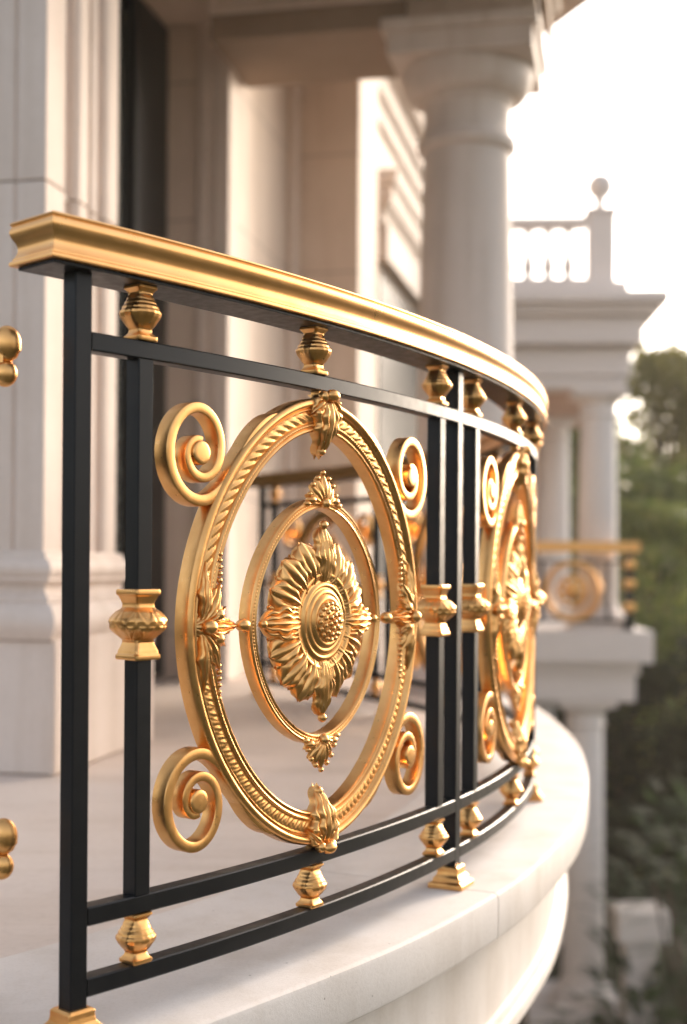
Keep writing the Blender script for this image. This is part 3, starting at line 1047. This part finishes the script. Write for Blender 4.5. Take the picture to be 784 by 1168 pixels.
def clasp(parent, sign):
    """leaf strapped over the outer ring at top or bottom"""
    b = MB()
    y0 = sign * (RB + .006)
    # strap
    t = np.linspace(-1, 1, 13)
    leaf(b, (0, y0), rad(-90 * sign), .092, .034, lift=.013, d0=.014, amp=.0050, cup=.009, lob=.22, lobes=4, flutes=5, nt=34, nq=31, back=.020, wpos=.42, pw=.75, curl=.012)
    for sx in (-1, 1):
        leaf(b, (sx * .008, y0 - sign * .004), rad(-90 * sign + sx * sign * 48), .040, .013, lift=.010, d0=.014, amp=.003, cup=.006, lob=.2, lobes=3, flutes=3, back=.016, wpos=.5)
        ball(b, sx * .013, y0 - sign * .004, .020, .0085, 10)
        ball(b, sx * .026, y0 - sign * .030, .019, .0065, 9)
    ball(b, 0, y0 - sign * .002, .026, .0105, 12, 1.3, .9)
    ball(b, 0, y0 - sign * .083, .006, .0070, 9)
    return b.build('leaf_clasp', M['gold'], parent, basis=frame(PC, BC + y0), angle=50)

def side_clasp(parent, sx):
    """leaf mount on the inner edge of the outer ring, reaching for the inner oval"""
    b = MB()
    x0 = sx * (RA - .014)
    leaf(b, (x0, 0), PI if sx > 0 else 0, .088, .021, lift=.011, d0=.012, amp=.0042, cup=.008, lob=.3, lobes=3, flutes=4, nt=28, nq=23, back=.016, wpos=.36, pw=.8, curl=.004)
    ball(b, sx * (RA - .108), 0, .012, .0098, 11, 1.2, .95)
    for sy in (-1, 1):
        for (an, L, W, dd) in ((58, .062, .016, .014), (86, .082, .012, .012), (28, .048, .012, .015)):
            aa = rad(180 - an * sy) if sx > 0 else rad(an * sy)
            leaf(b, (x0 - sx * .012, sy * .004), aa, L, W, lift=.010, d0=dd, amp=.003, cup=.006, lob=.25, lobes=3, flutes=3, back=.014, wpos=.5)
        for k in range(9):
            yy = sy * (.026 + .0088 * k)
            xx = sx * (RA * math.sqrt(max(0, 1 - (yy / RB) ** 2)) - .0515 - .004 * math.sin(k * .5))
            ball(b, xx, yy, .012, .0050 - .0002 * k, 7)
        ball(b, sx * (RA - .05), sy * .016, .020, .0088, 10)
    ball(b, sx * (RA - .030), 0, .024, .0110, 12)
    return b.build('side_leaf', M['gold'], parent, basis=frame(PC + x0, BC), angle=50)

def scroll(parent, sx, sy):
    """corner volute: flat bar leaving the ring and curling into the corner (built for upper left, mirrored)"""
    c = np.array((-.269, .229))
    tab = [(-70, .0600), (-110, .0590), (-180, .0575), (-270, .0570), (-315, .0500), (-360, .0420), (-405, .0350), (-450, .0300), (-500, .0260), (-540, .0230), (-600, .0180), (-640, .0150)]
    ta = np.array([x for x, _ in tab][::-1], float)
    tr = np.array([x for _, x in tab][::-1])
    ps = np.linspace(-62, -640, 150)
    rr = np.interp(ps, ta, tr)
    kern = np.ones(9) / 9
    rs = np.convolve(np.r_[np.full(4, rr[0]), rr, np.full(4, rr[-1])], kern, 'valid')
    sp = np.c_[c[0] + rs * np.cos(np.radians(ps)) * .93, c[1] + rs * np.sin(np.radians(ps)) * 1.05]
    an = rad(113)
    r0 = np.array((RA * math.cos(an), RB * math.sin(an))) * .972
    d0 = np.array((-RA * math.sin(an), RB * math.cos(an))); d0 /= np.hypot(*d0)
    ca, sa = math.cos(rad(-13)), math.sin(rad(-13))
    d0 = np.array((ca * d0[0] - sa * d0[1], sa * d0[0] + ca * d0[1]))
    d1 = sp[1] - sp[0]; d1 /= np.hypot(*d1)
    t = np.linspace(0, 1, 40, endpoint=False)[:, None]
    k = np.hypot(*(sp[0] - r0)) * 1.0
    lead = (2 * t ** 3 - 3 * t ** 2 + 1) * r0 + (t ** 3 - 2 * t ** 2 + t) * d0 * k + (-2 * t ** 3 + 3 * t ** 2) * sp[0] + (t ** 3 - t ** 2) * d1 * k
    path = np.vstack([lead, sp])
    path = path * np.array((1 if sx < 0 else -1, 1 if sy > 0 else -1))
    n = len(path)
    def sec(i):
        q = i / (n - 1)
        h = .0084 - .0026 * q
        if i < 16: h *= .45 + .55 * i / 16
        D = .0125
        e = .0016
        return [(-h + e, -D), (h - e, -D), (h, -D + e), (h, D - e), (h - e * .35, D - e * .35), (h - e, D), (-h + e, D), (-h + e * .35, D - e * .35), (-h, D - e), (-h, -D + e)]
    b = sweep_plane(path, sec)
    cc = c * np.array((1 if sx < 0 else -1, 1 if sy > 0 else -1))
    ph = np.linspace(0, 2 * PI, 40, endpoint=False)
    prof = [(.0001, -.0145), (.0150, -.0145), (.0160, -.0135), (.0160, .0135), (.0154, .0148), (.0140, .0156), (.010, .0160), (.005, .0162), (.0001, .0162)]
    b.grid(pan(np.array([[(cc[0] + r * math.cos(p), cc[1] + r * math.sin(p), d) for p in ph] for r, d in prof])), closev=True)
    return b.build('scroll', M['gold'], parent, basis=frame(PC + cc[0], BC + cc[1]), angle=38)

# ---- first panel
first = []
mid = curved_bar(BAR + .0004, PL - BAR - .0004, H_MB, H_MT).build('upper_rail', M['black'], rail, basis=frame(PL / 2, H_MB), angle=30); first.append(mid)
l1 = curved_bar(BAR + .0004, PL - BAR - .0004, H_1B, H_1T).build('lower_rail', M['black'], rail, basis=frame(PL / 2, H_1B), angle=30); first.append(l1)
l2 = curved_bar(BAR + .0004, PL - BAR - .0004, H_2B, H_2T).build('bottom_rail', M['black'], rail, basis=frame(PL / 2, H_2B), angle=30); first.append(l2)
for s in BARS:
    u = vbar(s, H_1T + .0003, H_MB - .0003, name='upright', parent=rail)
    collar(s, Z0 - .0735, u)
    first.append(u)
for s in (BARS[0], PC - .012, BARS[1]):
    first.append(vase(s, H_MT, H_GB - .0045, 'finial', rail))
    first.append(vase(s, H_2T, H_1B, 'finial', rail, .96))
ring, inring = medallion(rail)
clasp(ring, 1); clasp(ring, -1); side_clasp(ring, 1); side_clasp(ring, -1)
palmette(inring, 1); palmette(inring, -1)
ros = rosette(rail)
first += [ring, inring, ros]
for sx in (-1, 1):
    for sy in (-1, 1):
        first.append(scroll(rail, sx, sy))
# clip blocks tying the ring to the rails
for z0, z1 in ((BC + RB - .002, H_MB + .001), (H_1T - .001, BC - RB + .002)):
    if z1 - z0 > .001:
        first.append(vbar(PC, z0, z1, .008, .001, 'gold', 'fixing_block', rail))
post = vbar(0, .03, H_GB - .0046, name='post', parent=rail)
foot(0, post)
for k in range(1, NP):
    for o in first:
        rot_copy(o, k, rail)
for k in range(1, NP + 1):
    rot_copy(post, k, rail)

# ------------------------------------------------------------------ 7. neighbouring rail section at the left edge
side = thing('side_railing', 'gold bud ends of a neighbouring black railing cut off at the left edge', 'railing', (-.475, 1.62, 0))
b = MB(); b.box(-.487, -.462, 1.61, 1.635, .012, .93); b.build('post', M['black'], side, smooth=False, bevel=.0015)
b = MB(); b.box(-.505, -.444, 1.592, 1.653, .001, .012); b.build('base_foot', M['gold'], side, smooth=False, bevel=.0015)
b = MB(); b.box(-.93, -.488, 1.612, 1.633, .80, .823); b.build('upper_rail', M['black'], side, smooth=False, bevel=.0015)
b = MB(); b.box(-.93, -.488, 1.612, 1.633, .10, .123); b.build('lower_rail', M['black'], side, smooth=False, bevel=.0015)
def bud(zc, flip):
    b = MB()
    def sph(x, z, rx, rz, ridges=0):
        th = np.linspace(.001, PI - .001, 22)
        ph = np.linspace(0, 2 * PI, 32, endpoint=False)
        P = np.array([[(x + rx * math.sin(t) * math.cos(p) * (1 + ridges * math.cos(16 * t) * (t > 1.9)), 1.622 + rx * .8 * math.sin(t) * math.sin(p), z + flip * rz * math.cos(t)) for p in ph] for t in th])
        b.grid(P, closev=True)
    sph(-.412, zc + flip * .026, .0175, .0225, .05)
    sph(-.414, zc - flip * .010, .0150, .0165)
    b.box(-.462, -.414, 1.612, 1.632, zc + .002, zc + .014)
    return b.build('bud', M['gold'], side)
bud(.815, 1)
bud(.215, 1)

# ------------------------------------------------------------------ 8. trees and shrubs
def leaves(b, pts, size, rngl, aspect=.55, up=.4):
    n = len(pts)
    d = rngl.normal(size=(n, 3)); d /= np.linalg.norm(d, axis=1)[:, None]
    e = rngl.normal(size=(n, 3)); e -= (e * d).sum(1)[:, None] * d; e /= np.linalg.norm(e, axis=1)[:, None]
    s = size * rngl.uniform(.6, 1.3, n)[:, None]
    q = np.stack([pts - d * s * .5, pts + e * s * aspect * .5, pts + d * s * .5, pts - e * s * aspect * .5], 1)
    o = b.n
    b.v.append(q.reshape(-1, 3))
    idx = np.arange(n * 4).reshape(-1, 4) + o
    b.f.extend(map(tuple, idx.tolist()))
    b.n += n * 4

def tube(b, p0, p1, r0, r1, n=8):
    p0, p1 = np.array(p0, float), np.array(p1, float)
    d = p1 - p0; d /= np.linalg.norm(d)
    x = np.cross(d, (0.3, .9, .2)); x /= np.linalg.norm(x)
    y = np.cross(d, x)
    t = np.linspace(0, 2 * PI, n, endpoint=False)
    P = np.array([[p + r * (math.cos(a) * x + math.sin(a) * y) for a in t] for p, r in ((p0, r0), (p1, r1))])
    b.grid(P, closev=True)

def tree(x, y, zt, rx, mat, label, seed, nl=9000, lsz=.16, zb=-4.5, low=.15, name='tree', cat='tree', group='garden trees beyond the balcony'):
    rl = np.random.default_rng(seed)
    t = thing(name, label, cat, (x, y, zb), group)
    H = zt - zb
    tb = MB()
    r = .024 * H
    lean = rl.normal(0, .03 * H, 2)
    top = np.array((x + lean[0], y + lean[1], zb + H * .72))
    knots = [np.array((x, y, zb)), np.array((x + lean[0] * .3, y + lean[1] * .4, zb + H * .3)), top]
    tube(tb, knots[0], knots[1], r, r * .75, 10); tube(tb, knots[1], knots[2], r * .75, r * .25, 10)
    clumps = []
    nc_ = 34
    for k in range(nc_):
        h = rl.uniform(low, 1.0)
        prof_ = math.sin(PI * min(1, max(.06, (h - low * .6) / (1.06 - low * .6))) ** .75) ** .7
        a = rl.uniform(0, 2 * PI)
        rr = rx * prof_ * math.sqrt(rl.uniform(.15, 1))
        c = np.array((x + lean[0] * h + rr * math.cos(a), y + lean[1] * h + rr * math.sin(a), zb + H * h * .97))
        clumps.append(c)
        if k < 14:
            f = min(.95, h * .75)
            st = knots[1] + (knots[2] - knots[1]) * max(0, (f - .3) / .45) if f > .3 else knots[0] + (knots[1] - knots[0]) * f / .3
            tube(tb, st, c, r * .28, r * .06, 6)
    tb.build('trunk', M['bark'], t)
    cb = MB()
    per = nl // nc_
    for c in clumps:
        cr = rx * rl.uniform(.20, .42)
        d = rl.normal(size=(per, 3)); d /= np.linalg.norm(d, axis=1)[:, None]
        rad_ = cr * rl.uniform(.15, 1, per) ** .45
        p = c + d * rad_[:, None] * np.array((1, 1, .75)) + rl.normal(0, .06 * rx, (per, 3))
        p[:, 2] = np.minimum(p[:, 2], zt)
        leaves(cb, p, lsz, rl)
    cb.build('crown', M[mat], t, smooth=False)
    return t

TREES = [
    (6.3, 26, 5.2, 2.2, 'leaf_olive', 'olive green tree with a sunlit glowing top, right of the portico cornice', 11, 9500, .22),
    (5.1, 23, 2.6, 2.0, 'leaf_green', 'mid green tree close behind the right side of the upper portico column', 12, 9000, .18),
    (8.4, 29, 6.3, 2.6, 'leaf_olive', 'tallest yellowish tree at the right edge of the photo', 13, 9500, .22),
    (3.5, 22, 2.9, 1.7, 'leaf_green', 'green tree seen in the gap left of the upper portico column', 14, 9000, .17),
    (4.75, 19.3, 1.5, 1.7, 'leaf_green', 'lower round green tree in front of the taller ones, right of the small gold railing', 15, 9000, .15),
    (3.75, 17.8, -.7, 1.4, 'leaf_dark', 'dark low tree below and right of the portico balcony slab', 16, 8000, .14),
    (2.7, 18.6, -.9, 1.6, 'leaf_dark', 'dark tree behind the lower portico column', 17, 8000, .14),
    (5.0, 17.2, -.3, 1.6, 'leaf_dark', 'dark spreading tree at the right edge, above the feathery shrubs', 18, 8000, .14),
    (11.5, 36, 6.4, 3.2, 'leaf_green', 'far green tree behind the yellowish one at the right edge', 19, 8000, .24),
    (7.3, 35, 4.6, 3.0, 'leaf_green', 'far hazy tree behind the olive tree beside the portico', 20, 8000, .24),
    (4.6, 33, 3.6, 3.0, 'leaf_green', 'far tree hidden mostly behind the portico', 21, 7000, .24),
]
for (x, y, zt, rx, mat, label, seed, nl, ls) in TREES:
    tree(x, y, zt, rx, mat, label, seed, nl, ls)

def spiky(x, y, zb, zt, rx, label, seed, n=900, fl=.34):
    """shrub of arching needle sprays"""
    rl = np.random.default_rng(seed)
    t = thing('shrub', label, 'shrub', (x, y, zb), 'spiky shrubs below the balcony')
    sb, lb = MB(), MB()
    H = zt - zb
    for k in range(n):
        a = rl.uniform(0, 2 * PI)
        h0 = rl.uniform(.1, .95)
        rr = rx * math.sqrt(rl.uniform(0, 1)) * (math.sin(PI * min(1, .15 + .8 * h0)) ** .5)
        c = np.array((x + rr * math.cos(a), y + rr * math.sin(a), zb + H * h0))
        d = np.array((math.cos(a), math.sin(a), rl.uniform(.1, 1.2))) + rl.normal(0, .35, 3)
        d /= np.linalg.norm(d)
        L = fl * rl.uniform(.6, 1.2)
        m = 22
        tt = np.linspace(0, 1, m)
        spine = c + d * (tt[:, None] * L) + np.array((0, 0, -.35 * L)) * (tt[:, None] ** 2)
        sidev = np.cross(d, (0, 0, 1)); sidev /= np.linalg.norm(sidev) + 1e-6
        for i in range(2, m):
            for sg in (-1, 1):
                dv = d * .6 + sidev * sg * .8
                Ln = L * .30 * (1 - .6 * tt[i])
                e = spine[i] + dv * Ln + np.array((0, 0, -.15 * Ln))
                wv = d * .006
                lb.add([spine[i] - wv, spine[i] + wv, e], [(0, 1, 2)])
    for k in range(12):
        a = 2 * PI * k / 12
        tube(sb, (x, y, zb), (x + .5 * rx * math.cos(a), y + .5 * rx * math.sin(a), zb + H * .7), .03, .008, 6)
    sb.build('stem', M['bark'], t)
    lb.build('foliage', M['leaf_bush'], t, smooth=False)
spiky(3.35, 12.2, -4.5, -1.35, 1.0, 'feathery green shrub at the lower right, right of the lower portico column', 31, 620)
spiky(4.3, 13.4, -4.5, -1.1, 1.1, 'feathery shrub farther back at the right edge', 32, 420)
spiky(2.75, 12.0, -4.5, -3.0, .75, 'low feathery shrub at the foot of the pale stone pillar', 33, 380)
pl = thing('garden_pillar', 'low pale stone pillar with a flat cap beside the lower portico column', 'pillar', (2.82, 12.6, -4.5))
def sq(name, x, y, h, z0, z1, par):
    b = MB(); b.box(x - h, x + h, y - h, y + h, z0, z1); return b.build(name, M['portico'], par, smooth=False, bevel=.01)
sq('shaft', 2.82, 12.6, .15, -4.499, -2.90, pl); sq('cap', 2.82, 12.6, .24, -2.899, -2.62, pl)

# ------------------------------------------------------------------ 9. thin evening haze
hb = MB()
hb.box(-252, 252, -252, 252, -5.6, 8.6)
hz_ = bpy.data.materials.new('thin haze')
hz_.use_nodes = True
hn = hz_.node_tree
hn.nodes.remove(hn.nodes['Principled BSDF'])
pv_ = hn.nodes.new('ShaderNodeVolumePrincipled')
pv_.inputs['Color'].default_value = (.99, .91, .78, 1)
pv_.inputs['Density'].default_value = .0015
pv_.inputs['Anisotropy'].default_value = .35
hn.links.new(pv_.outputs[0], hn.nodes['Material Output'].inputs['Volume'])
tag(hb.build('haze', hz_, smooth=False), kind='stuff')
